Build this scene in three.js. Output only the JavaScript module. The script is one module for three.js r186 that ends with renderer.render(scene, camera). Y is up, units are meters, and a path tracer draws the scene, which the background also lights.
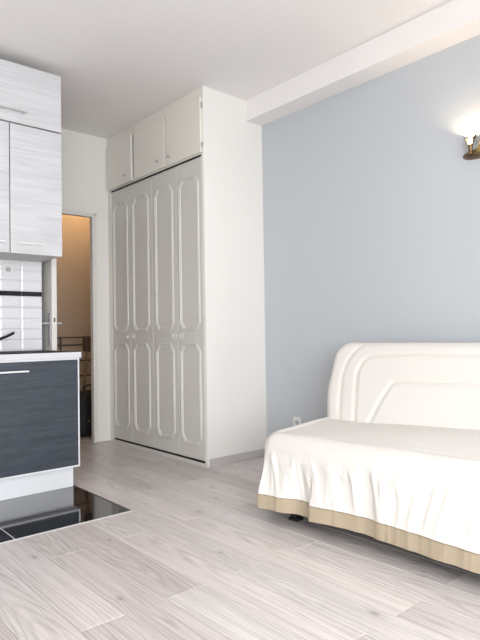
import * as THREE from 'three';
import { RoundedBoxGeometry } from 'three/addons/geometries/RoundedBoxGeometry.js';
import { mergeGeometries, mergeVertices } from 'three/addons/utils/BufferGeometryUtils.js';
import { RectAreaLightUniformsLib } from 'three/addons/lights/RectAreaLightUniformsLib.js';

// ---------------------------------------------------------------- camera, sky, light, exposure
const scene = new THREE.Scene();
const camera = new THREE.PerspectiveCamera(59.08, 480 / 640, 0.05, 60);
camera.position.set(0, 0.97, 0);
camera.rotation.set(0.0237, -0.7156, -0.0157, 'YXZ');
scene.add(camera);

scene.background = new THREE.Color().setRGB(0.86, 0.93, 1.0);   // overcast daylight outside the window
scene.backgroundIntensity = 3.0;

const renderer = new THREE.WebGLRenderer({ antialias: true });
renderer.toneMapping = THREE.LinearToneMapping;
renderer.toneMappingExposure = 1.08;
renderer.shadowMap.enabled = true;
RectAreaLightUniformsLib.init();

// daylight entering by the big window in the wall behind the camera (same size as its glazing)
const WIN = { x0: -1.9, x1: 1.6, y0: 0.45, y1: 2.3, z: 1.7 };
const daylight = new THREE.RectAreaLight(new THREE.Color().setRGB(0.97, 0.985, 1.0), 7.2, WIN.x1 - WIN.x0 - 0.12, WIN.y1 - WIN.y0 - 0.12);
daylight.name = 'window_daylight';
daylight.position.set((WIN.x0 + WIN.x1) / 2, (WIN.y0 + WIN.y1) / 2, WIN.z - 0.53);
daylight.lookAt(daylight.position.x, daylight.position.y - 0.7, WIN.z - 1.53);   // sky light falls inwards and down
scene.add(daylight);

// ---------------------------------------------------------------- helpers
let seed = 20240611;
const rnd = () => { seed = (seed * 1664525 + 1013904223) >>> 0; return seed / 4294967296; };
const rr = (a, b) => a + (b - a) * rnd();
const lerp = (a, b, t) => a + (b - a) * t;
const clamp = (v, a, b) => Math.min(b, Math.max(a, v));
const sst = (a, b, v) => { const t = clamp((v - a) / (b - a), 0, 1); return t * t * (3 - 2 * t); };
function hash(i, j) { let h = (i * 374761393 + j * 668265263) | 0; h = Math.imul(h ^ (h >>> 13), 1274126177); return ((h ^ (h >>> 16)) >>> 0) / 4294967296; }
function vn(x, y) {
  const i = Math.floor(x), j = Math.floor(y), fx = x - i, fy = y - j, u = fx * fx * (3 - 2 * fx), v = fy * fy * (3 - 2 * fy);
  return lerp(lerp(hash(i, j), hash(i + 1, j), u), lerp(hash(i, j + 1), hash(i + 1, j + 1), u), v);
}
function fbm(x, y, o = 4) { let s = 0, a = 0.5; for (let k = 0; k < o; k++) { s += a * (vn(x, y) - 0.5); x = x * 2.03 + 17.1; y = y * 2.03 + 5.7; a *= 0.5; } return s * 2; }
function dataTex(w, h, fn, srgb = true) {
  const d = new Uint8Array(w * h * 4);
  for (let j = 0; j < h; j++) for (let i = 0; i < w; i++) {
    const c = fn(i, j), k = (j * w + i) * 4;
    d[k] = clamp(c[0], 0, 255); d[k + 1] = clamp(c[1], 0, 255); d[k + 2] = clamp(c[2], 0, 255); d[k + 3] = 255;
  }
  const t = new THREE.DataTexture(d, w, h);
  t.magFilter = THREE.LinearFilter; t.minFilter = THREE.LinearMipmapLinearFilter; t.generateMipmaps = true;
  t.wrapS = t.wrapT = THREE.RepeatWrapping;
  if (srgb) t.colorSpace = THREE.SRGBColorSpace;
  t.needsUpdate = true;
  return t;
}
const std = (rgb, roughness = 0.6, extra = {}) => {
  const m = new THREE.MeshPhysicalMaterial({ roughness, ...extra });
  m.color.setRGB(...rgb);
  return m;
};
const names = new Map();
const numbered = (n) => { const k = names.get(n) || 0; names.set(n, k + 1); return k ? `${n}_${String(k).padStart(3, '0')}` : n; };
function mesh(name, geo, mat, parent) {
  const m = new THREE.Mesh(geo, mat);
  m.castShadow = m.receiveShadow = true;
  m.name = parent ? name : numbered(name);
  (parent || scene).add(m);
  return m;
}
function grp(name, label, category, pos = [0, 0, 0], group) {
  const g = new THREE.Group();
  g.name = numbered(name); g.position.set(...pos);
  g.userData = { label, category };
  if (group) g.userData.group = group;
  scene.add(g);
  return g;
}
function structure(o, label, category) { o.userData.kind = 'structure'; o.userData.label = label; o.userData.category = category; return o; }
function structGroup(name, label, category) { const g = new THREE.Group(); g.name = name; scene.add(g); return structure(g, label, category); }
// box between two corners, optional rounded edge
function box(x0, y0, z0, x1, y1, z1, r = 0) {
  const w = Math.abs(x1 - x0), h = Math.abs(y1 - y0), d = Math.abs(z1 - z0);
  const g = r ? new RoundedBoxGeometry(w, h, d, 2, Math.min(r, w / 2.01, h / 2.01, d / 2.01)) : new THREE.BoxGeometry(w, h, d);
  g.translate((x0 + x1) / 2, (y0 + y1) / 2, (z0 + z1) / 2);
  return uvMetres(g);
}
// uv in metres by the dominant direction of the normal
function uvMetres(g, off = [0, 0]) {
  const p = g.attributes.position, n = g.attributes.normal, uv = new Float32Array(p.count * 2);
  for (let i = 0; i < p.count; i++) {
    const ax = Math.abs(n.getX(i)), ay = Math.abs(n.getY(i)), az = Math.abs(n.getZ(i));
    let u, v;
    if (ax >= ay && ax >= az) { u = p.getZ(i); v = p.getY(i); } else if (ay >= az) { u = p.getX(i); v = p.getZ(i); } else { u = p.getX(i); v = p.getY(i); }
    uv[i * 2] = u + off[0]; uv[i * 2 + 1] = v + off[1];
  }
  g.setAttribute('uv', new THREE.BufferAttribute(uv, 2));
  return g;
}
const join = (list) => mergeGeometries(list.map((g) => (g.index ? g.toNonIndexed() : g)).map((g) => { for (const k of Object.keys(g.attributes)) if (!['position', 'normal', 'uv'].includes(k)) g.deleteAttribute(k); return g; }));
function tube(pts, r, seg = 24, rad = 8, closed = false, tension = 0.5) {
  return new THREE.TubeGeometry(new THREE.CatmullRomCurve3(pts.map((p) => new THREE.Vector3(...p)), closed, 'catmullrom', tension), seg, r, rad, closed);
}
function rod(a, b, r, n = 10) {
  const A = new THREE.Vector3(...a), B = new THREE.Vector3(...b), d = B.clone().sub(A);
  const g = new THREE.CylinderGeometry(r, r, d.length(), n);
  g.applyQuaternion(new THREE.Quaternion().setFromUnitVectors(new THREE.Vector3(0, 1, 0), d.clone().normalize()));
  g.translate((A.x + B.x) / 2, (A.y + B.y) / 2, (A.z + B.z) / 2);
  return g;
}
function gridGeo(nu, nv, fn, wrapU = false) {
  const pos = [], uv = [], idx = [];
  for (let j = 0; j <= nv; j++) for (let i = 0; i <= nu; i++) { const p = fn(i / nu, j / nv); pos.push(p[0], p[1], p[2]); uv.push(p[3] ?? i / nu, p[4] ?? j / nv); }
  for (let j = 0; j < nv; j++) for (let i = 0; i < nu; i++) { const a = j * (nu + 1) + i, b = a + 1, c = a + nu + 1, d = c + 1; idx.push(a, b, d, a, d, c); }
  const g = new THREE.BufferGeometry();
  g.setAttribute('position', new THREE.Float32BufferAttribute(pos, 3));
  g.setAttribute('uv', new THREE.Float32BufferAttribute(uv, 2));
  g.setIndex(idx); g.computeVertexNormals();
  if (wrapU) { // equal normals along the closing seam
    const n = g.attributes.normal;
    for (let j = 0; j <= nv; j++) {
      const a = j * (nu + 1), b = a + nu, x = n.getX(a) + n.getX(b), y = n.getY(a) + n.getY(b), z = n.getZ(a) + n.getZ(b), l = Math.hypot(x, y, z) || 1;
      n.setXYZ(a, x / l, y / l, z / l); n.setXYZ(b, x / l, y / l, z / l);
    }
  }
  return g;
}

// ---------------------------------------------------------------- materials
const plasterBump = dataTex(512, 512, (i, j) => { const v = 128 + 90 * fbm(i / 9, j / 9, 3); return [v, v, v]; }, false);
function plaster(rgb, rough = 0.85) { const m = std(rgb, rough, { bumpMap: plasterBump, bumpScale: 0.0006 }); return m; }
const M = {
  white: plaster([0.86, 0.84, 0.805]),
  ceiling: plaster([0.88, 0.855, 0.845]),
  blue: plaster([0.54, 0.57, 0.60]),
  hall: plaster([0.55, 0.48, 0.40]),
  lacquer: std([0.69, 0.67, 0.635], 0.42),
  cream: std([0.86, 0.83, 0.76], 0.45),
  doorPaint: std([0.80, 0.78, 0.745], 0.45),
  steel: std([0.62, 0.62, 0.63], 0.28, { metalness: 1 }),
  alu: std([0.93, 0.95, 0.99], 0.42, { metalness: 0.3 }),
  trimMetal: std([0.86, 0.86, 0.87], 0.4, { metalness: 0.2 }),
  chromeDark: std([0.30, 0.29, 0.28], 0.2, { metalness: 1 }),
  bronze: std([0.20, 0.145, 0.09], 0.3, { metalness: 0.9 }),
  gold: std([0.62, 0.45, 0.16], 0.25, { metalness: 1 }),
  black: std([0.012, 0.012, 0.014], 0.75),
  blackGap: std([0.02, 0.02, 0.02], 0.9),
  carcass: std([0.82, 0.83, 0.86], 0.4),
  worktop: std([0.66, 0.67, 0.70], 0.45),
  worktopTop: std([0.03, 0.03, 0.033], 0.7, { specularIntensity: 0.3 }),
  tileWhite: std([0.80, 0.81, 0.84], 0.12, { clearcoat: 0.5, clearcoatRoughness: 0.06 }),
  tileBlack: std([0.012, 0.012, 0.014], 0.05, { ior: 2.1 }),
  grout: std([0.66, 0.66, 0.68], 0.9),
  plastic: std([0.78, 0.78, 0.77], 0.35),
  hole: std([0.05, 0.05, 0.05], 0.7),
  baseboard: std([0.56, 0.53, 0.52], 0.5),
  glass: std([1, 1, 1], 0.0, { transmission: 1, thickness: 0, ior: 1.5 }),
  brown: std([0.09, 0.055, 0.035], 0.7),
  woodPole: std([0.26, 0.17, 0.10], 0.6),
  darkMetal: std([0.10, 0.09, 0.09], 0.5, { metalness: 0.3 }),
  hem: null, cotton: null,
};
M.bandBlack = std([0.012, 0.012, 0.014], 0.15);
M.plate = std([0.50, 0.47, 0.50], 0.5, { metalness: 0.3 });

// whitewashed horizontal wood print (upper cabinets)
const paleWood = dataTex(1024, 1024, (i, j) => {
  const x = i / 1024 * 8, y = j / 1024;
  const w = fbm(x * 0.35, y * 9, 3) * 0.02;
  const s = fbm(x * 0.6, (y + w) * 70, 4), f = fbm(x * 2.2 + 40, y * 260, 2), p = fbm(x * 0.4 + 9, (y + w) * 16 + 3, 3);
  const d = 210 + 11 * s + 4 * f + 12 * Math.min(0, p + 0.05);
  return [d - 1, d, d + 3];
});
paleWood.repeat.set(1 / 1.0, 1 / 1.0);
// dark blue-grey horizontal wood print (base units)
const darkWood = dataTex(1024, 1024, (i, j) => {
  const x = i / 1024 * 8, y = j / 1024, w = fbm(x * 0.3, y * 7, 3) * 0.009;
  const s = fbm(x * 0.7, (y + w) * 60, 4), f = fbm(x * 2.6 + 40, y * 300, 2), d = 66 + 12 * s + 11 * f;
  return [d - 6, d + 1, d + 11];
});
M.paleWood = std([1, 1, 1], 0.45, { map: paleWood });
M.darkWood = std([1, 1, 1], 0.42, { map: darkWood });

// limed oak planks: an atlas of 16 boards, 128 x 1024 pixels each
const NV = 16;
const boards = [];
for (let b = 0; b < NV; b++) {
  const knots = [];
  const nk = Math.floor(rr(0.6, 3.4));
  for (let k = 0; k < nk; k++) knots.push([rr(0.025, 0.14), rr(0.1, 1.2), rr(0.004, 0.009)]);
  boards.push({ tone: rr(-12, 9), warm: rr(-3, 3), c: rr(0.04, 0.13), y0: rr(-0.3, 1.6), A: rr(0.7, 1.6), B: rr(0.0012, 0.004), knots, flame: rnd() < 0.65, o: rr(0, 99) });
}
const oakAtlas = dataTex(2048, 1024, (i, j) => {
  const b = boards[i >> 7], x = ((i & 127) + 0.5) / 128 * 0.168, y = (j + 0.5) / 1024 * 1.3;
  let wob = 0.016 * fbm(x * 14 + b.o, y * 2.2 + b.o, 3), dk = 0, xx = x - b.c + wob, bend = 0;
  for (const [kx, ky, kr] of b.knots) {
    const dx = x - kx, dy = (y - ky) * 0.5, d = Math.hypot(dx, dy);
    bend += Math.exp(-d * d / 0.0012) * 2.4;
    dk += 1.1 * Math.exp(-(d * d) / (kr * kr)) + 0.35 * Math.exp(-(d * d) / (kr * kr * 6));
  }
  const ring = b.flame ? Math.sqrt(xx * xx * b.A + (y - b.y0) * (y - b.y0) * b.B * 2) * 1 : Math.abs(x + wob + 0.2) * 0.9;
  const ph = ring * 460 + bend * 3.4 + 4 * fbm(x * 24 + b.o, y * 2.2, 3);
  const g = Math.pow(0.5 + 0.5 * Math.sin(ph), 2.2);
  const fine = fbm(x * 420 + b.o, y * 9, 3), mid = fbm(x * 70 + b.o * 2, y * 2.4, 3), big = fbm(x * 12 + b.o, y * 1.6 + b.o, 2);
  const v = 203 + b.tone * 0.9 - 21 * g * (0.15 + 0.9 * vn(x * 30 + b.o, y * 2.5)) + 18 * fine + 17 * mid + 8 * big - 40 * clamp(dk, 0, 1.1);
  return [v + 4 + b.warm * 0.3, v - 4, v - 7 - b.warm * 0.3];
});
oakAtlas.wrapS = oakAtlas.wrapT = THREE.ClampToEdgeWrapping;
M.oak = std([1, 1, 1], 0.3, { map: oakAtlas, specularIntensity: 0.8 });

// woven cotton
const weave = dataTex(256, 256, (i, j) => { const v = 128 + 40 * Math.sin(i * Math.PI / 2) * Math.sin(j * Math.PI / 2) + 70 * fbm(i / 6, j / 6, 3); return [v, v, v]; }, false);
M.cotton = std([0.77, 0.745, 0.70], 0.9, { bumpMap: weave, bumpScale: 0.0008, sheen: 0.25, sheenRoughness: 0.6 });
M.hem = std([0.45, 0.37, 0.265], 0.9, { bumpMap: weave, bumpScale: 0.0006 });
M.thread = std([0.66, 0.61, 0.53], 0.9);
M.threadBrown = std([0.20, 0.14, 0.09], 0.9);

// ---------------------------------------------------------------- room shell
const H = 2.80, XR = 3.11, XC = 2.515, ZC = -3.274, ZW = -4.74, ZT = -4.03, XL = -2.3, ZF = WIN.z;
const TILE = { x0: -2.3, x1: 1.59, z0: -3.485, z1: -2.779 };

// oak floor: every board a piece of its own, cut round the black tiled patch
{
  const floor = structGroup('floor', 'pale limed oak plank floor with staggered board ends', 'floor');
  mesh('subfloor', box(XL - 0.1, -0.12, -6.2, XR + 0.14, -0.0125, ZF + 0.1), M.blackGap, floor);
  const gap = 0.0009, th = 0.012, bev = 0.0016;
  function plank(x0, x1, z0, z1, px, pz, v) {
    // uv: position inside the uncut board
    const U = (x) => (v + 0.02 + 0.96 * clamp((x - px) / 0.168, 0, 1)) / NV, V = (z) => clamp((z - pz) / 1.3, 0.002, 0.998);
    const a = [x0 + gap, x1 - gap, z0 + gap, z1 - gap], pos = [], uv = [];
    const ring = (y, i) => [[a[0] + i, y, a[2] + i], [a[1] - i, y, a[2] + i], [a[1] - i, y, a[3] - i], [a[0] + i, y, a[3] - i]];
    const T = ring(0, bev), B = ring(-bev, 0), D = ring(-th, 0);
    const quad = (p, q, r, s) => { for (const w of [p, q, r, p, r, s]) { pos.push(...w); uv.push(U(w[0]), V(w[2])); } };
    quad(T[0], T[3], T[2], T[1]);
    for (let k = 0; k < 4; k++) { const n = (k + 1) % 4; quad(T[k], T[n], B[n], B[k]); quad(B[k], B[n], D[n], D[k]); }
    const g = new THREE.BufferGeometry();
    g.setAttribute('position', new THREE.Float32BufferAttribute(pos, 3)); g.setAttribute('uv', new THREE.Float32BufferAttribute(uv, 2));
    g.computeVertexNormals();
    mesh('plank', g, M.oak, floor);
  }
  for (let k = -19; k < 14; k++) {
    const sx0 = 0.824 + 0.168 * k, sx1 = sx0 + 0.168, start = (k & 1 ? -2.433 : -1.77) - 1.3 * 4;
    for (let m = 0; m < 9; m++) {
      const pz0 = start + 1.3 * m, pz1 = pz0 + 1.3, v = Math.floor(rnd() * NV);
      let rects = [[Math.max(sx0, XL), Math.min(sx1, XR), Math.max(pz0, -6.1), Math.min(pz1, ZF)]];
      const out = [];
      for (const [x0, x1, z0, z1] of rects) {
        if (x1 - x0 < 0.004 || z1 - z0 < 0.01) continue;
        // cut away the tiled patch
        const tx = TILE.x1 + 0.012, t0 = TILE.z0 - 0.55, t1 = TILE.z1 + 0.012;
        if (x0 >= tx || z0 >= t1 || z1 <= t0) { out.push([x0, x1, z0, z1]); continue; }
        if (z1 > t1) out.push([x0, x1, t1, z1]);
        if (z0 < t0) out.push([x0, x1, z0, t0]);
        if (x1 > tx) out.push([Math.max(tx, x0), x1, Math.max(z0, t0), Math.min(z1, t1)]);
      }
      for (const r of out) if (r[1] - r[0] > 0.004 && r[3] - r[2] > 0.004) plank(...r, sx0, pz0, v);
    }
  }
}
// black polished tiles in front of the kitchen units, edged with a metal strip
{
  const t = structGroup('floor_kitchen', 'black mirror-polished floor tiles in front of the kitchen units', 'floor');
  mesh('grout', box(TILE.x0, -0.012, ZT, TILE.x1, -0.0012, TILE.z1), M.grout, t);
  let x = TILE.x1;
  while (x > TILE.x0 + 0.05) { const w = Math.min(0.622, x - TILE.x0); mesh('tile', box(x - w + 0.0015, -0.011, TILE.z0 - 0.04, x - (x === TILE.x1 ? 0 : 0.0015), 0, TILE.z1, 0.0008), M.tileBlack, t); x -= 0.624; }
  const s = structure(mesh('trim_1', join([box(XL, -0.011, TILE.z1 + 0.0005, TILE.x1 + 0.01, 0.0012, TILE.z1 + 0.004), box(XL, -0.011, TILE.z1 + 0.0075, TILE.x1 + 0.01, 0.0012, TILE.z1 + 0.0115), box(XL, -0.011, TILE.z1 + 0.004, TILE.x1 + 0.01, -0.004, TILE.z1 + 0.0075)]), M.trimMetal), 'thin metal strip along the front of the black tiles', 'trim');
  const s2 = structure(mesh('trim_2', box(TILE.x1 + 0.001, -0.011, ZT, TILE.x1 + 0.0105, 0.0012, TILE.z1), M.darkMetal), 'thin metal strip along the side of the black tiles', 'trim');
}
// ceiling with the boxed beam along the blue wall
{
  const c = structGroup('ceiling', 'white painted ceiling with a boxed beam along the blue wall', 'ceiling');
  mesh('slab', box(XL - 0.1, H, -4.84, XR + 0.14, H + 0.12, ZF + 0.1), M.ceiling, c);
  mesh('beam', box(2.938, 2.636, ZC - 0.02, XR, H, ZF, 0.004), M.ceiling, c);
}
structure(mesh('wall_right', box(XR, -0.1, -4.84, XR + 0.14, H, ZF + 0.1), M.blue), 'pale grey-blue painted wall behind the sofa', 'wall');
structure(mesh('wall_left', box(XL - 0.1, -0.1, -6.2, XL, H, ZF + 0.1), M.white), 'white painted wall at the kitchen end', 'wall');
// wall with the window, behind the camera
{
  const w = structGroup('wall_front', 'white painted wall round the large window', 'wall');
  for (const b of [[XL, 0, WIN.x0, H], [WIN.x1, 0, XR, H], [WIN.x0, 0, WIN.x1, WIN.y0], [WIN.x0, WIN.y1, WIN.x1, H]]) mesh('wall_section', box(b[0], b[1] - (b[1] ? 0 : 0.1), ZF, b[2], b[3], ZF + 0.25), M.white, w);
  const g = structGroup('window_1', 'large white framed window with two casements', 'window');
  const f = 0.06, { x0, x1, y0, y1 } = WIN, xm = (x0 + x1) / 2;
  mesh('window_frame', join([box(x0, y0, ZF + 0.04, x0 + f, y1, ZF + 0.11), box(x1 - f, y0, ZF + 0.04, x1, y1, ZF + 0.11), box(xm - f, y0, ZF + 0.04, xm + f, y1, ZF + 0.11), box(x0 + f, y0, ZF + 0.04, xm - f, y0 + f, ZF + 0.11), box(xm + f, y0, ZF + 0.04, x1 - f, y0 + f, ZF + 0.11), box(x0 + f, y1 - f, ZF + 0.04, xm - f, y1, ZF + 0.11), box(xm + f, y1 - f, ZF + 0.04, x1 - f, y1, ZF + 0.11)]), M.doorPaint, g);
  for (const [a, b] of [[x0 + f, xm - f], [xm + f, x1 - f]]) mesh('pane', box(a, y0 + f, ZF + 0.07, b, y1 - f, ZF + 0.076), M.glass, g);
  mesh('window_handle', join([rod([xm, 1.2, ZF + 0.04], [xm, 1.2, ZF + 0.0], 0.008), rod([xm, 1.205, ZF], [xm, 1.08, ZF], 0.008)]), M.steel, g);
}
// back wall with the doorway; its own right-hand part stands between doorway and wardrobe
const DX0 = 1.622, DX1 = 2.352, DH = 2.05;
{
  const w = structGroup('wall_back', 'white painted wall round the open doorway', 'wall');
  mesh('wall_section', box(XL, -0.1, ZW - 0.045, DX0 - 0.04, H, ZW), M.white, w);
  mesh('wall_section', box(DX1 + 0.035, 0.004, ZW - 0.045, XR, H, ZW), M.white, w);
  mesh('wall_section', box(DX0 - 0.04, DH + 0.03, ZW - 0.045, DX1 + 0.035, H, ZW), M.white, w);
  // door 1: frame in the wall and the leaf swung into the room
  const d = structGroup('door_1', 'white panel door standing open beside the tiled partition', 'door');
  const fr = join([
    box(DX1, 0.003, ZW - 0.045, DX1 + 0.034, DH + 0.03, ZW + 0.008, 0.002), box(DX1 + 0.016, 0.003, ZW + 0.0085, DX1 + 0.040, DH + 0.034, ZW + 0.014, 0.003),
    box(DX0 - 0.034, 0.003, ZW - 0.045, DX0, DH + 0.03, ZW + 0.008, 0.002), box(DX0, DH, ZW - 0.045, DX1, DH + 0.03, ZW + 0.008, 0.002),
    box(DX0 - 0.03, DH + 0.014, ZW + 0.0085, DX1 + 0.04, DH + 0.036, ZW + 0.014, 0.003)]);
  mesh('door_frame', fr, M.doorPaint, d);
  const leaf = new THREE.Group(); leaf.name = 'leaf';
  leaf.position.set(DX0 + 0.002, 0, ZW + 0.02); leaf.rotation.y = -Math.PI / 2 + 0.058; d.add(leaf);
  // leaf frame: x = along the leaf from the hinge, z = towards the doorway side
  mesh('panel', box(0, 0.008, -0.04, 0.715, DH - 0.006, 0, 0.003), M.doorPaint, leaf);
  const lv = (z, s) => join([box(0.66, 0.905, z, 0.695, 1.145, z + s * 0.006, 0.002), rod([0.678, 1.065, z], [0.678, 1.065, z + s * 0.05], 0.009), rod([0.682, 1.065, z + s * 0.05], [0.57, 1.065, z + s * 0.05], 0.0085)]);
  mesh('handle', lv(-0.04, -1), M.plate, leaf);
  mesh('handle', lv(0.0, 1), M.plate, leaf);
  mesh('latch', box(0.7135, 1.075, -0.026, 0.7165, 1.105, -0.014), M.chromeDark, leaf);
}
// hallway behind the doorway, lit by its own warm lamp
structure(mesh('wall_hall', box(XL, -0.1, -6.2, XR + 0.14, H, -6.05), M.hall), 'tan hallway wall seen through the doorway', 'wall');
structure(mesh('wall_hall_side', box(XR, -0.1, -6.05, XR + 0.14, H, -4.84), M.hall), 'tan side wall of the hallway', 'wall');
structure(mesh('ceiling_hall', box(XL - 0.1, 2.62, -6.2, XR + 0.14, 2.72, -4.84), M.ceiling), 'white hallway ceiling', 'ceiling');

// tiled partition behind the kitchen units: white bevelled tiles with a black band
{
  const w = structGroup('wall_kitchen', 'partition faced with white bevelled tiles and a black band', 'wall');
  mesh('wall_core', box(XL, -0.1, ZT - 0.10, 1.598, H, ZT - 0.008), M.white, w);
  mesh('grout', box(XL, 0.87, ZT - 0.008, 1.602, 1.53, ZT - 0.005), M.grout, w);
  const TW = 0.1495, bevel = (wd, h, b, t) => {
    const g = new THREE.BufferGeometry(), pos = [], W = wd / 2, Hh = h / 2;
    const o = [[-W, -Hh, 0], [W, -Hh, 0], [W, Hh, 0], [-W, Hh, 0]], m = o.map((p) => [p[0], p[1], t * 0.45]), i = o.map((p) => [p[0] - Math.sign(p[0]) * b, p[1] - Math.sign(p[1]) * b, t]);
    const q = (a, c, d, e) => [a, c, d, a, d, e].forEach((p) => pos.push(...p));
    q(i[0], i[1], i[2], i[3]);
    for (let k = 0; k < 4; k++) { const n = (k + 1) % 4; q(m[k], m[n], i[n], i[k]); q(o[k], o[n], m[n], m[k]); }
    g.setAttribute('position', new THREE.Float32BufferAttribute(pos, 3)); g.computeVertexNormals();
    return uvMetres(g);
  };
  const gw = bevel(TW - 0.002, 0.0728, 0.011, 0.007), gb = bevel(TW - 0.002, 0.033, 0.004, 0.006);
  const rows = [[0.9095, gw], [0.984, gw], [1.0585, gw], [1.133, gw], [1.2075, gw, 1], [1.2755, gb], [1.331, gw], [1.406, gw], [1.481, gw]];
  rows[4][0] = 1.2175;
  for (let c = 0; c < 9; c++) for (const [y, g] of rows) {
    const m = mesh(g === gb ? 'band_tile' : 'tile', g, g === gb ? M.bandBlack : M.tileWhite, w);
    m.position.set(1.603 - TW * (c + 0.5), y, ZT - 0.005);
  }
}
// partition end of the wardrobe with its notch under the beam, and skirting boards
structure(mesh('wall_side', join([box(XC, 0, ZC - 0.0275, 2.938, H, ZC), box(2.938, 0, ZC - 0.0275, XR, 2.636, ZC)]), M.white), 'white partition closing the end of the wardrobe', 'wall');
structure(mesh('baseboard_side', box(XC + 0.012, 0, ZC, XR - 0.012, 0.058, ZC + 0.012, 0.002), M.baseboard), 'grey baseboard along the white wardrobe partition', 'baseboard');
structure(mesh('baseboard_right', box(XR - 0.012, 0, ZC, XR, 0.058, ZF, 0.002), M.baseboard), 'grey baseboard along the blue wall', 'baseboard');

// ---------------------------------------------------------------- wardrobe
// sweep a small ridge along a closed outline lying in the (z, y) plane; it stands out towards -x
function ridge(outline, width, height) {
  const sec = [[-0.5, 0], [-0.44, 0.9], [-0.26, 1], [-0.12, 0.35], [0.1, 0.3], [0.24, 0.75], [0.42, 0.65], [0.5, 0]], n = outline.length, pos = [], idx = [], uv = [];
  for (let i = 0; i < n; i++) {
    const p = outline[i], a = outline[(i + n - 1) % n], b = outline[(i + 1) % n];
    const d1 = [p[0] - a[0], p[1] - a[1]], d2 = [b[0] - p[0], b[1] - p[1]], l1 = Math.hypot(...d1), l2 = Math.hypot(...d2);
    const n1 = [-d1[1] / l1, d1[0] / l1], n2 = [-d2[1] / l2, d2[0] / l2];
    let m = [n1[0] + n2[0], n1[1] + n2[1]]; const ml = Math.hypot(...m); m = [m[0] / ml, m[1] / ml];
    const k = 1 / Math.max(0.5, m[0] * n1[0] + m[1] * n1[1]);
    for (const [o, h] of sec) { pos.push(-h * height, p[1] + m[1] * o * width * k, p[0] + m[0] * o * width * k); uv.push(0, 0); }
  }
  const S = sec.length;
  for (let i = 0; i < n; i++) for (let s = 0; s < S - 1; s++) { const a = i * S + s, b = ((i + 1) % n) * S + s; idx.push(a, b, b + 1, a, b + 1, a + 1); }
  const g = new THREE.BufferGeometry();
  g.setAttribute('position', new THREE.Float32BufferAttribute(pos, 3)); g.setAttribute('uv', new THREE.Float32BufferAttribute(uv, 2)); g.setIndex(idx);
  const f = g.toNonIndexed(); f.computeVertexNormals(); return f;
}
function mouldOutline(w, y0, y1) { // rectangle with notched, cut corners
  const c = [[0, 0.05], [0.042, 0]], pts = [], W = w / 2;
  for (const [a, b] of c) pts.push([-W + a, y0 + b]);
  for (const [a, b] of [...c].reverse()) pts.push([W - a, y0 + b]);
  for (const [a, b] of c) pts.push([W - a, y1 - b]);
  for (const [a, b] of [...c].reverse()) pts.push([-W + a, y1 - b]);
  return pts;
}
function knobGeo(r, l) { const g = new THREE.LatheGeometry([[0, 0], [r * 0.55, 0], [r * 0.45, l * 0.45], [r * 0.9, l * 0.6], [r, l * 0.8], [r * 0.75, l * 0.96], [0, l]].map((p) => new THREE.Vector2(...p)), 16); g.rotateZ(Math.PI / 2); return g; }
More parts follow.
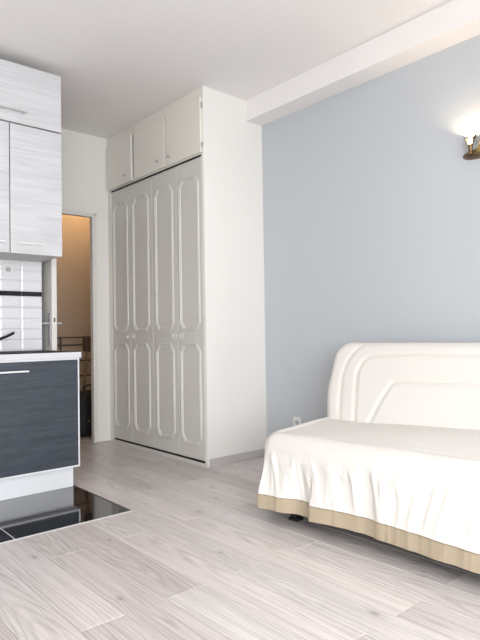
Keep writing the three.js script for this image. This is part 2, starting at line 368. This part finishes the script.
{
  const w = grp('wardrobe', 'tall built-in white wardrobe with four moulded folding panels and cupboards above', 'wardrobe', [XC, 0, (ZC + ZW) / 2]);
  const zc = (ZC + ZW) / 2, lz = (z) => z - zc;
  const zl = -4.672, zr = -3.302;
  mesh('frame', join([
    box(0, 0, lz(ZW) + 0.001, 0.03, H - 0.001, lz(zl) - 0.002), 
    box(0, 2.287, lz(zl) - 0.002, 0.03, 2.312, lz(zr)), box(0, 2.705, lz(zl) - 0.002, 0.03, H - 0.001, lz(zr))]), M.cream, w);
  mesh('painted_shadow_line', box(-0.002, 2.283, lz(zl), -0.0002, 2.2975, lz(zr)), M.blackGap, w);  // solid black strip, painting in the shadow line under the cupboards
  mesh('shelf', box(0.03, 2.29, lz(ZW) + 0.001, 0.58, 2.305, lz(ZC) - 0.03), M.lacquer, w);
  mesh('bottom_rail', box(-0.014, 0, lz(zl) - 0.005, -0.0005, 0.026, lz(ZC) - 0.001, 0.002), M.lacquer, w);
  mesh('door_track', box(0.006, 0, lz(zl), 0.03, 0.03, lz(zr)), M.blackGap, w);
  // folding panels
  const pe = [zl, -4.343, -3.986, -3.628, zr];
  const up = ridge(mouldOutline(0.232, 1.012, 2.15), 0.024, 0.009), lo = ridge(mouldOutline(0.232, 0.158, 0.887), 0.024, 0.009), kb = knobGeo(0.014, 0.024);
  const ros = new THREE.TorusGeometry(0.024, 0.004, 8, 24); ros.rotateY(Math.PI / 2);
  for (let k = 0; k < 4; k++) {
    const pw = pe[k + 1] - pe[k], p = mesh('door_panel', box(0, 0.04, -pw / 2 + 0.0015, 0.02, 2.283, pw / 2 - 0.0015, 0.003), M.lacquer, w); p.position.set(0.0, 0, lz((pe[k] + pe[k + 1]) / 2));
    mesh('moulding', up, M.lacquer, p); mesh('moulding', lo, M.lacquer, p);
    const kn = mesh('knob', join([kb, ros]), M.doorPaint, p); kn.position.set(0, 0.955, (k % 2 ? -1 : 1) * (pw / 2 - 0.046));
  }
  // cupboards above
  const cups = [[-4.727, -4.262, -4.358], [-4.232, -3.762, -3.854], [-3.747, -3.285, -3.686]];
  const kb2 = knobGeo(0.012, 0.022), hinge = box(-0.006, -0.02, -0.004, 0.006, 0.02, 0.004, 0.001);
  cups.forEach(([a, b, k], i) => {
    const d = mesh('cupboard_door', box(-0.019, 2.309, 0, 0, 2.716, b - a, 0.003), M.cream, w);
    d.position.set(-0.001, 0, lz(a)); if (i === 0) d.rotation.y = -0.026;   // the first one stands a little ajar
    const kn = mesh('knob', kb2, M.steel, d); kn.position.set(-0.019, 2.371, k - a);
    if (i === 2) for (const y of [2.655, 2.362]) { const h = mesh('hinge', hinge, M.steel, d); h.position.set(-0.007, y, b - a + 0.0075); }
  });
  mesh('cupboard_stile', box(0.001, 2.312, lz(-4.30), 0.02, 2.705, lz(-4.20), 0.001), M.cream, w);
}

// ---------------------------------------------------------------- kitchen
function barHandle(x0, x1, y, z) { return join([box(x0, y - 0.005, z + 0.022, x1, y + 0.005, z + 0.031, 0.002), rod([x0 + 0.012, y, z], [x0 + 0.012, y, z + 0.025], 0.004), rod([x1 - 0.012, y, z], [x1 - 0.012, y, z + 0.025], 0.004)]); }
const ZK = -3.43;
function baseUnit(x0, x1, label) {
  const g = grp('base_cabinet', label, 'cabinet', [(x0 + x1) / 2, 0.136, ZK - 0.3], 'kitchen base units');
  const W = (x1 - x0) / 2, h = 0.83 - 0.136, e = 0.011;
  const cb = mesh('carcass', join([
    box(-W + 0.0005, 0, -0.295, -W + e, h, 0.3), box(W - e, 0, -0.295, W - 0.0005, h, 0.3), box(-W + e, 0, -0.295, W - e, e, 0.3), box(-W + e, h - e, -0.295, W - e, h, 0.3), box(-W + e, e, -0.295, W - e, h - e, -0.28)]), M.carcass, g);
  const d = mesh('door', uvMetres(box(-W + e, e, 0.284, W - e, h - e, 0.3025, 0.001), [0.5, 0.13 + x0 * 0.15]), M.darkWood, g);
  mesh('handle', barHandle(-0.2, -0.032, 0.762 - 0.136, 0.302), M.trimMetal, d);
}
baseUnit(1.0, 1.604, 'dark blue-grey base cabinet with white edges nearest the doorway');
baseUnit(0.395, 0.999, 'dark blue-grey base cabinet further from the doorway, beside the first one');
{
  const p = mesh('plinth', box(0.395, 0.001, ZK - 0.085, 1.582, 0.1355, ZK - 0.054), M.alu);
  p.userData = { label: 'brushed aluminium plinth under the dark kitchen units', category: 'plinth' };
  const w = grp('worktop', 'kitchen worktop with white front edge and dark top', 'worktop', [1.0, 0.8305, ZK - 0.28]);
  mesh('board', box(-0.605, 0, -0.299, 0.614, 0.037, 0.295, 0.002), M.worktop, w);
  mesh('top_surface', box(-0.605, 0.037, -0.299, 0.612, 0.0405, 0.290), M.worktopTop, w);
}
{ // mixer tap: the lever tip reaches into view
  const t = grp('kitchen_tap', 'chrome mixer tap with a slanted lever over the worktop', 'tap', [1.13, 0.871, -3.85]);
  const body = new THREE.LatheGeometry([[0, 0], [0.028, 0], [0.028, 0.006], [0.021, 0.012], [0.021, 0.08], [0.024, 0.085], [0.022, 0.105], [0, 0.11]].map((p) => new THREE.Vector2(...p)), 20);
  mesh('body', body, M.steel, t);
  mesh('spout', tube([[0, 0.06, 0.015], [0, 0.10, 0.07], [0, 0.12, 0.14], [0, 0.11, 0.19], [0, 0.085, 0.2]], 0.011), M.steel, t);
  mesh('lever', tube([[0.0, 0.088, 0], [0.06, 0.075, 0], [0.12, 0.088, 0], [0.17, 0.108, 0], [0.209, 0.127, 0]], 0.0095), M.black, t);
  const cap = mesh('lever_plate', box(-0.04, -0.003, -0.010, 0.034, 0.003, 0.010, 0.002), M.steel, t); cap.position.set(0.182, 0.1255, 0); cap.rotation.z = 0.44;
}
// wall units
const ZU = -3.66;
{
  const g = grp('wall_cabinet', 'whitewashed wall cabinet with two doors above the tiled splashback', 'cabinet', [1.25, 1.509, ZU]);
  const W = 0.347, h = 2.345 - 1.509;
  mesh('carcass', box(-W, 0, ZT - ZU + 0.004, W, h, -0.034), std([0.62, 0.62, 0.62], 0.5), g);
  for (const s of [-1, 1]) {
    const d = mesh('door', uvMetres(box(s < 0 ? -W : 0.005, -0.002, -0.019, s < 0 ? -0.001 : W, h - 0.0025, 0, 0.0015), [s * 0.31, 0.2 + s * 0.13]), M.paleWood, g);
    mesh('handle', s > 0 ? barHandle(0.043, 0.21, 0.063, 0) : barHandle(-0.202, -0.035, 0.063, 0), M.trimMetal, d);
  }
  const f = grp('wall_cabinet', 'whitewashed flap cabinet just under the ceiling, above the two-door one', 'cabinet', [1.25, 2.349, ZU]);
  const h2 = 2.738 - 2.349;
  mesh('carcass', box(-W, 0.004, ZT - ZU + 0.004, W, h2, -0.034), std([0.62, 0.62, 0.62], 0.5), f);
  const fl = mesh('flap_door', uvMetres(box(-W, 0.0035, -0.019, W, h2 + 0.002, 0, 0.0015), [0.5, 0.77]), M.paleWood, f);
  mesh('handle', barHandle(-0.105, 0.104, 0.073, 0), M.steel, fl);
}
function socket(name, label, parentPos, turn) {
  const o = grp(name, label, 'outlet', parentPos); o.rotation.y = turn;
  mesh('cover_plate', box(-0.04, -0.04, 0, 0.04, 0.04, 0.009, 0.003), M.plastic, o);
  const rim = new THREE.TorusGeometry(0.021, 0.0022, 8, 24); rim.translate(0, 0, 0.009); mesh('rim', rim, M.plastic, o);
  const well = new THREE.CylinderGeometry(0.0195, 0.0195, 0.0012, 24); well.rotateX(Math.PI / 2); well.translate(0, 0, 0.0094); mesh('well', well, std([0.5, 0.5, 0.5], 0.5), o);
  for (const s of [-1, 1]) { const h = new THREE.CylinderGeometry(0.003, 0.003, 0.002, 10); h.rotateX(Math.PI / 2); h.translate(s * 0.0095, 0, 0.0096); mesh('pin_hole', h, M.hole, o); }
  const e = new THREE.CylinderGeometry(0.0024, 0.0024, 0.012, 10); e.rotateX(Math.PI / 2); e.translate(0, 0.010, 0.014); mesh('earth_pin', e, M.steel, o);
  return o;
}
socket('electrical_outlet', 'white square outlet on the white kitchen tiles', [1.36, 1.441, ZT + 0.0025], 0);
socket('electrical_outlet', 'white square outlet low on the blue wall beside the sofa', [XR, 0.296, -2.933], -Math.PI / 2);

// ---------------------------------------------------------------- sofa bed (local: x towards the wall, z towards the camera)
{
  const s = grp('sofa_bed', 'cream quilted sofa bed with beige hem against the blue wall', 'sofa', [2.0, 0, -2.2]);
  s.rotation.y = THREE.MathUtils.degToRad(2.5);
  const L = 1.9;
  // outline of the seat: rounded rectangle, walked from the back left round the front
  const ex0 = 0.075, ex1 = 0.72, ez0 = -0.05, ez1 = L, R = 0.085;
  const poly = [];
  const arc = (cx, cz, a0, a1, n) => { for (let k = 0; k <= n; k++) { const a = lerp(a0, a1, k / n); poly.push([cx + R * Math.cos(a), cz + R * Math.sin(a)]); } };
  const straight = (x0, z0, x1, z1, n) => { for (let k = 1; k < n; k++) poly.push([lerp(x0, x1, k / n), lerp(z0, z1, k / n)]); };
  arc(ex1 - R, ez0 + R, 0, -Math.PI / 2, 8); straight(ex1 - R, ez0, ex0 + R, ez0, 40);
  arc(ex0 + R, ez0 + R, -Math.PI / 2, -Math.PI, 16); straight(ex0, ez0 + R, ex0, ez1 - R, 240);
  arc(ex0 + R, ez1 - R, Math.PI, Math.PI / 2, 16); straight(ex0 + R, ez1, ex1 - R, ez1, 40);
  arc(ex1 - R, ez1 - R, Math.PI / 2, 0, 8); straight(ex1, ez1 - R, ex1, ez0 + R, 60); poly.push(poly[0]);
  const N = poly.length - 1;
  const nor = poly.map((p, i) => { const a = poly[(i + N - 1) % N], b = poly[(i + 1) % N]; const dx = b[0] - a[0], dz = b[1] - a[1], l = Math.hypot(dx, dz); return [-(-dz) / l * -1, -dx / l * 1].map((v) => v); });
  // make the normals point outwards
  const cx = (ex0 + ex1) / 2, cz = (ez0 + ez1) / 2;
  nor.forEach((n, i) => { const p = poly[i]; const qx = clamp(p[0], ex0 + R, ex1 - R), qz = clamp(p[1], ez0 + R, ez1 - R); if ((p[0] - qx) * n[0] + (p[1] - qz) * n[1] < 0) { n[0] *= -1; n[1] *= -1; } });
  const run = [0]; for (let i = 1; i <= N; i++) run.push(run[i - 1] + Math.hypot(poly[i][0] - poly[i - 1][0], poly[i][1] - poly[i - 1][1]));
  // how far the hem stands out from the seat edge, by z on the front
  const hemPts = [[-0.1, 0.07], [0.04, 0.066], [0.15, 0.05], [0.27, 0.008], [0.325, 0.012], [0.365, 0.045], [0.5, 0.022], [0.65, 0.012], [0.78, 0.03], [0.91, 0.042], [1.05, 0.06], [1.18, 0.072], [1.5, 0.05], [2.0, 0.06]];
  const hemOut = (z) => { for (let k = 1; k < hemPts.length; k++) if (z <= hemPts[k][0]) return lerp(hemPts[k - 1][1], hemPts[k][1], sst(hemPts[k - 1][0], hemPts[k][0], z)); return 0.06; };
  const fold = (r, d) => { // ridged creases running down the drop, slanting a little
    const q = r + d * 0.11 * (2 * vn(r * 2.3 + 4, 1.3) - 1.15);
    const a = 1 - Math.abs(2 * vn(q * 15, 0.5 + d * 0.5) - 1), b = 1 - Math.abs(2 * vn(q * 33 + 31, d * 1.4 + 7) - 1), c = vn(q * 8 + 3, d * 0.5);
    return 0.014 * (Math.pow(a, 3) - 0.2) + 0.007 * (b * b * b - 0.2) + 0.012 * (c - 0.5);
  };
  const topY = (x, z) => 0.43 + 0.024 * sst(0.05, 0.5, x) + 0.030 * sst(0.05, 1.0, z) * sst(0.0, 0.5, x) + 0.004 * fbm(x * 5 + 3, z * 4, 3);
  const hemTop = 0.143, hemBot = 0.072;
  function pointAt(i, v) { // v: 0 spine .. 1 edge of the top .. 2 top of the hem .. 3 bottom of the hem
    const p = poly[i], n = nor[i], r = run[i];
    const front = sst(0.3, 0.9, -n[0]), hz = (hemOut(p[1]) + 0.025) * front + 0.012 * (1 - front);
    if (v <= 1) {
      const sx = 0.39, sz = clamp(p[1], 0.32, L - 0.32), e = v;
      const x = lerp(sx, p[0] + n[0] * 0.0, e), z = lerp(sz, p[1], e), edge = Math.hypot(p[0] - x, p[1] - z);
      // rounded shoulder and a stitched groove 10 cm in from the edge
      const rr_ = 0.10, k = clamp(1 - edge / rr_, 0, 1), drop = 0.07 * (1 - Math.sqrt(Math.max(0, 1 - k * k)));
      const gd = (edge - 0.105) / 0.011, puff = 0.010 * Math.exp(-(((edge - 0.055) / 0.05) ** 2));
      return [x, topY(x, z) - drop - 0.006 * Math.exp(-gd * gd) + puff, z];
    }
    const y0 = topY(p[0], p[1]) - 0.07 + 0.010 * Math.exp(-1.21) - 0.006 * Math.exp(-91);
    const t = v <= 2 ? (v - 1) : 1, y = v <= 2 ? lerp(y0, hemTop, t) : lerp(hemTop, hemBot + 0.004 * fbm(r * 6, 3, 2), v - 2);
        const w = sst(0, 0.28, t) * (1 - 0.6 * sst(0.8, 1, t));
    const off = hz * Math.pow(t, 1.5) + fold(r, t) * w + (v > 2 ? (v - 2) * 0.004 + 0.0015 : 0);
    return [p[0] + n[0] * off, y, p[1] + n[1] * off];
  }
  const uvOf = (i, v, q) => [q[0], q[1], q[2], run[i] * 10, v * 3];
  const cover = gridGeo(N, 66, (u, v) => { const i = Math.round(u * N); const vv = v * 66 < 30 ? (v * 66) / 30 : 1 + (v * 66 - 30) / 36; return uvOf(i, vv, pointAt(i, vv)); }, true);
  const seat = mesh('seat_cover', cover, M.cotton, s);
  const hemG = gridGeo(N, 8, (u, v) => { const i = Math.round(u * N); return uvOf(i, v, pointAt(i, 2 + v)); }, true);
  const inner = gridGeo(N, 4, (u, v) => { const i = Math.round(u * N), q = pointAt(i, 2 + v), n = nor[i]; return uvOf(i, v, [q[0] - n[0] * 0.003, q[1], q[2] - n[1] * 0.003]); }, true);
  mesh('hem_band', join([hemG, inner]), M.hem, s);
  // brown stitching where the hem joins, cream piping along the groove of the seat
  const stitch = []; for (let i = 0; i < N; i++) { const q = pointAt(i, 2.001), n = nor[i]; stitch.push(new THREE.Vector3(q[0] + n[0] * 0.001, q[1], q[2] + n[1] * 0.001)); }
  mesh('hem_stitching', new THREE.TubeGeometry(new THREE.CatmullRomCurve3(stitch, true), 900, 0.0013, 5, true), M.threadBrown, s);
  const seam = []; for (let i = 0; i < N; i += 2) { const p = poly[i]; if (p[0] > 0.55) continue; const q = pointAt(i, 1 - 0.105 / Math.hypot(p[0] - 0.39, p[1] - clamp(p[1], 0.32, L - 0.32))); seam.push(new THREE.Vector3(q[0], q[1] + 0.0006, q[2])); }
  mesh('seat_stitching', new THREE.TubeGeometry(new THREE.CatmullRomCurve3(seam), 600, 0.0011, 5), M.thread, s);

  // backrest: padded panel leaning back, quilted along three lines
  const t0 = [0.60, 0.43], tv = [0.4037, 0.9149], nv = [-0.9149, 0.4037]; // along the slope, and out of its face
  const BH = 0.542, b0 = -0.085, b1 = L + 0.03, Rt = 0.12;
  const seamA = [[0.10, -0.02], [0.06, 0.15], [0.038, 0.3], [0.052, 0.40], [0.10, 0.478], [0.13, 0.5]];
  const seamB = [[0.205, -0.02], [0.165, 0.17], [0.14, 0.32], [0.163, 0.396], [0.215, 0.431], [0.35, 0.441], [0.55, 0.447], [L - 0.55, 0.447], [L - 0.25, 0.435], [L - 0.17, 0.396], [L - 0.145, 0.3], [L - 0.17, 0.15], [L - 0.2, -0.02]];
  const seamC = [[0.285, 0.0], [0.33, 0.145], [0.376, 0.25], [0.395, 0.272], [0.43, 0.28], [0.9, 0.293], [L - 0.43, 0.285], [L - 0.39, 0.265], [L - 0.29, 0.0]];
  const seamD = seamA.map(([z, t]) => [L - z, t]).reverse();
  const seamsB = [seamA, seamB, seamC, seamD].map((l) => new THREE.CatmullRomCurve3(l.map(([z, t]) => new THREE.Vector3(z, t, 0)), false, 'catmullrom', 0.35));
  const samp = seamsB.map((c) => c.getPoints(150));
  const nearest = (z, t) => { let d = 9; for (const l of samp) for (let k = 1; k < l.length; k++) { const a = l[k - 1], b = l[k], ux = b.x - a.x, uy = b.y - a.y, h = clamp(((z - a.x) * ux + (t - a.y) * uy) / (ux * ux + uy * uy), 0, 1), q = (a.x + ux * h - z) ** 2 + (a.y + uy * h - t) ** 2; if (q < d) d = q; } return Math.sqrt(d); };
  const halfT = 0.075;
  const inside = (z, t) => { // distance to the panel's outline, corners rounded at the top
    const w = (b1 - b0) / 2 - 0.05 * (1 - sst(0, 0.25, t)), zc = Math.abs(z - (b0 + b1) / 2) - (w - Rt), tt = t - (BH - Rt);
    if (zc > 0 && tt > 0) return Rt - Math.hypot(zc, tt);
    return Math.min(Rt - zc, Rt - tt);
  };
  const face = (z, t) => {
    const d = Math.max(0, inside(z, t)), r = 0.07, k = clamp(1 - d / r, 0, 1), th = halfT * Math.sqrt(Math.max(0, 1 - k * k));
    const s_ = nearest(z, t), q = sst(0, 0.024, s_);
    return th - (1 - q) * 0.007 * sst(0.0, 0.05, d) + 0.003 * fbm(z * 7, t * 7, 2);
  };
  const place = (z, t, o) => [t0[0] + tv[0] * t + nv[0] * o + 0.075 * 0.9149, t0[1] + tv[1] * t + nv[1] * o - 0.075 * 0.4037, z];
  const outl = (u, v) => { // squeeze the grid into the rounded corners
    const t = -0.12 + (BH + 0.12) * (1 - Math.pow(1 - v, 1.5)), over = Math.max(0, t - (BH - Rt)), inset = Rt - Math.sqrt(Math.max(0, Rt * Rt - over * over));
    const uu = u < 0.5 ? 0.5 * Math.pow(2 * u, 1.25) : 1 - 0.5 * Math.pow(2 - 2 * u, 1.25);
    const low = 0.05 * (1 - sst(0, 0.25, t));
    return [lerp(b0 + inset + low, b1 - inset - low, uu), t];
  };
  const front = gridGeo(240, 72, (u, v) => { const [z, t] = outl(u, v); const p = place(z, t, face(z, t)); return [...p, z * 10, t * 10]; });
  const rear = gridGeo(60, 24, (u, v) => { const [z, t] = outl(1 - u, v); const d = Math.max(0, inside(z, t)), k = clamp(1 - d / 0.05, 0, 1); const p = place(z, t, -0.06 * Math.sqrt(Math.max(0, 1 - k * k))); return [...p, z * 10, t * 10]; });
  mesh('backrest', join([front, rear]), M.cotton, s);
  seamsB.forEach((c) => {
    const pts = c.getPoints(80).filter((p) => inside(p.x, p.y) > 0.006).map((p) => { const o = place(p.x, p.y, face(p.x, p.y) + 0.0004); return new THREE.Vector3(...o); });
    mesh('backrest_stitching', new THREE.TubeGeometry(new THREE.CatmullRomCurve3(pts), 240, 0.0011, 5), M.thread, s);
  });
  // metal underframe and feet
  mesh('underframe', box(0.16, 0.16, 0.1, 0.82, 0.30, L - 0.1, 0.01), M.black, s);
  for (const z of [0.16, L - 0.2]) for (const x of [0.135, 0.74]) mesh('leg', join([box(x - 0.02, 0.012, z - 0.02, x + 0.02, 0.2, z + 0.02, 0.004), box(x - 0.028, 0, z - 0.03, x + 0.028, 0.014, z + 0.03, 0.004)]), M.black, s);
  mesh('crossbar', box(0.135, 0.05, 0.15, 0.74, 0.08, 0.18, 0.004), M.black, s);
}

// ---------------------------------------------------------------- wall lamp with two halogen heads
{
  const l = grp('wall_lamp', 'bronze two-headed wall lamp glowing on the blue wall', 'wall lamp', [XR, 1.965, -1.505]);
  const plate = new THREE.SphereGeometry(1, 28, 14); plate.scale(0.04, 0.028, 0.085); mesh('back_plate', plate, M.bronze, l);
  const mBulb = std([1, 0.9, 0.75], 0.4, { emissive: new THREE.Color().setRGB(1, 0.84, 0.6), emissiveIntensity: 8 });
  for (const [dz, tip, turn, mat, power] of [[-0.018, 0, 0, M.bronze, 0.34], [0.034, 1.15, -0.7, M.gold, 0.12]]) {
    const h = new THREE.Group(); h.name = 'lamp_head'; h.position.set(-0.045, tip ? 0.014 : 0.004, dz); if (tip) h.scale.setScalar(1.2); h.rotation.set(tip, turn, 0, 'YXZ'); l.add(h);
    mesh('stem', rod([0, -0.01, 0], [0, 0.045, 0], 0.0115, 14), mat, h);
    const cup = new THREE.LatheGeometry([[0.011, 0.035], [0.014, 0.045], [0.020, 0.062], [0.036, 0.094], [0.0345, 0.094], [0.0185, 0.063], [0.012, 0.046], [0, 0.044]].map((p) => new THREE.Vector2(...p)), 24, -0.4, 4.4);
    cup.computeVertexNormals(); mesh('cup', cup, mat, h);
    const b = new THREE.SphereGeometry(0.0135, 16, 12); b.scale(1, 1.3, 1); b.translate(0, 0.066, 0); mesh('bulb', b, mBulb, h);
    const p = new THREE.PointLight(new THREE.Color().setRGB(1, 0.76, 0.5), power); p.name = 'halogen_light'; p.castShadow = true; p.shadow.radius = 0.5;
    p.position.set(0, 0.066, 0); h.add(p);
  }
}
// hallway ceiling lamp, above the door head
{
  const l = grp('ceiling_lamp', 'round warm ceiling lamp in the hallway', 'ceiling lamp', [2.75, 2.62, -5.62]);
  const b = new THREE.SphereGeometry(0.07, 20, 12); b.scale(1, 0.8, 1); b.translate(0, -0.06, 0);
  mesh('globe', b, std([1, 0.9, 0.75], 0.4, { emissive: new THREE.Color().setRGB(1, 0.66, 0.34), emissiveIntensity: 3 }), l);
  mesh('lamp_base', new THREE.CylinderGeometry(0.06, 0.06, 0.018, 20).translate(0, -0.009, 0), M.doorPaint, l);
  const p = new THREE.PointLight(new THREE.Color().setRGB(1, 0.64, 0.34), 0.75); p.name = 'hall_light'; p.castShadow = true; p.shadow.radius = 3; p.position.set(0, -0.06, 0); l.add(p);
}

// ---------------------------------------------------------------- things in the hallway
{ // metal rack: two posts and rails
  const r = grp('metal_rack', 'dark metal rail rack against the hallway wall', 'rack', [2.66, 0, -5.86]);
  for (const x of [-0.13, 0.55]) mesh('post', rod([x, 0, 0], [x, 0.965, 0], 0.011), M.darkMetal, r);
  for (const y of [0.955, 0.872, 0.70, 0.53, 0.36]) mesh('rail', rod([-0.2, y, 0], [0.42, y, 0], 0.0075), M.darkMetal, r);
}
{ // black bag on the floor behind the jamb
  const b = grp('black_bag', 'black bag standing on the hallway floor behind the door jamb', 'bag', [2.50, 0, -5.13]);
  const g = new RoundedBoxGeometry(0.30, 0.44, 0.2, 8, 0.07); g.translate(0, 0.221, 0);
  const p = g.attributes.position; for (let i = 0; i < p.count; i++) { const y = p.getY(i), k = 1 - 0.25 * sst(0.2, 0.46, y) + 0.06 * fbm(p.getX(i) * 12, y * 9, 2); p.setX(i, p.getX(i) * k); p.setZ(i, p.getZ(i) * k); }
  g.computeVertexNormals();
  mesh('body', g, M.black, b);
  mesh('handle', tube([[-0.06, 0.43, 0], [-0.05, 0.475, 0], [0, 0.49, 0], [0.05, 0.475, 0], [0.06, 0.43, 0]], 0.007), M.black, b);
  const k = new THREE.SphereGeometry(0.008, 10, 8); for (const [x, y] of [[-0.06, 0.16], [-0.02, 0.25], [0.02, 0.12]]) { const m = mesh('stud', k, M.steel, b); m.position.set(x, y, 0.105); }
}
{ // broom leaning in the corner
  const b = grp('broom', 'dark upturned broom leaning in the hallway behind the bag', 'broom', [2.52, 0, -5.32]);
  mesh('handle', rod([-0.02, 0.0, 0], [0.06, 0.80, -0.02], 0.013), M.woodPole, b);
  const head = new RoundedBoxGeometry(0.10, 0.16, 0.07, 4, 0.03); head.translate(0.07, 0.89, -0.02); mesh('brush', head, M.brown, b);
}

renderer.render(scene, camera);
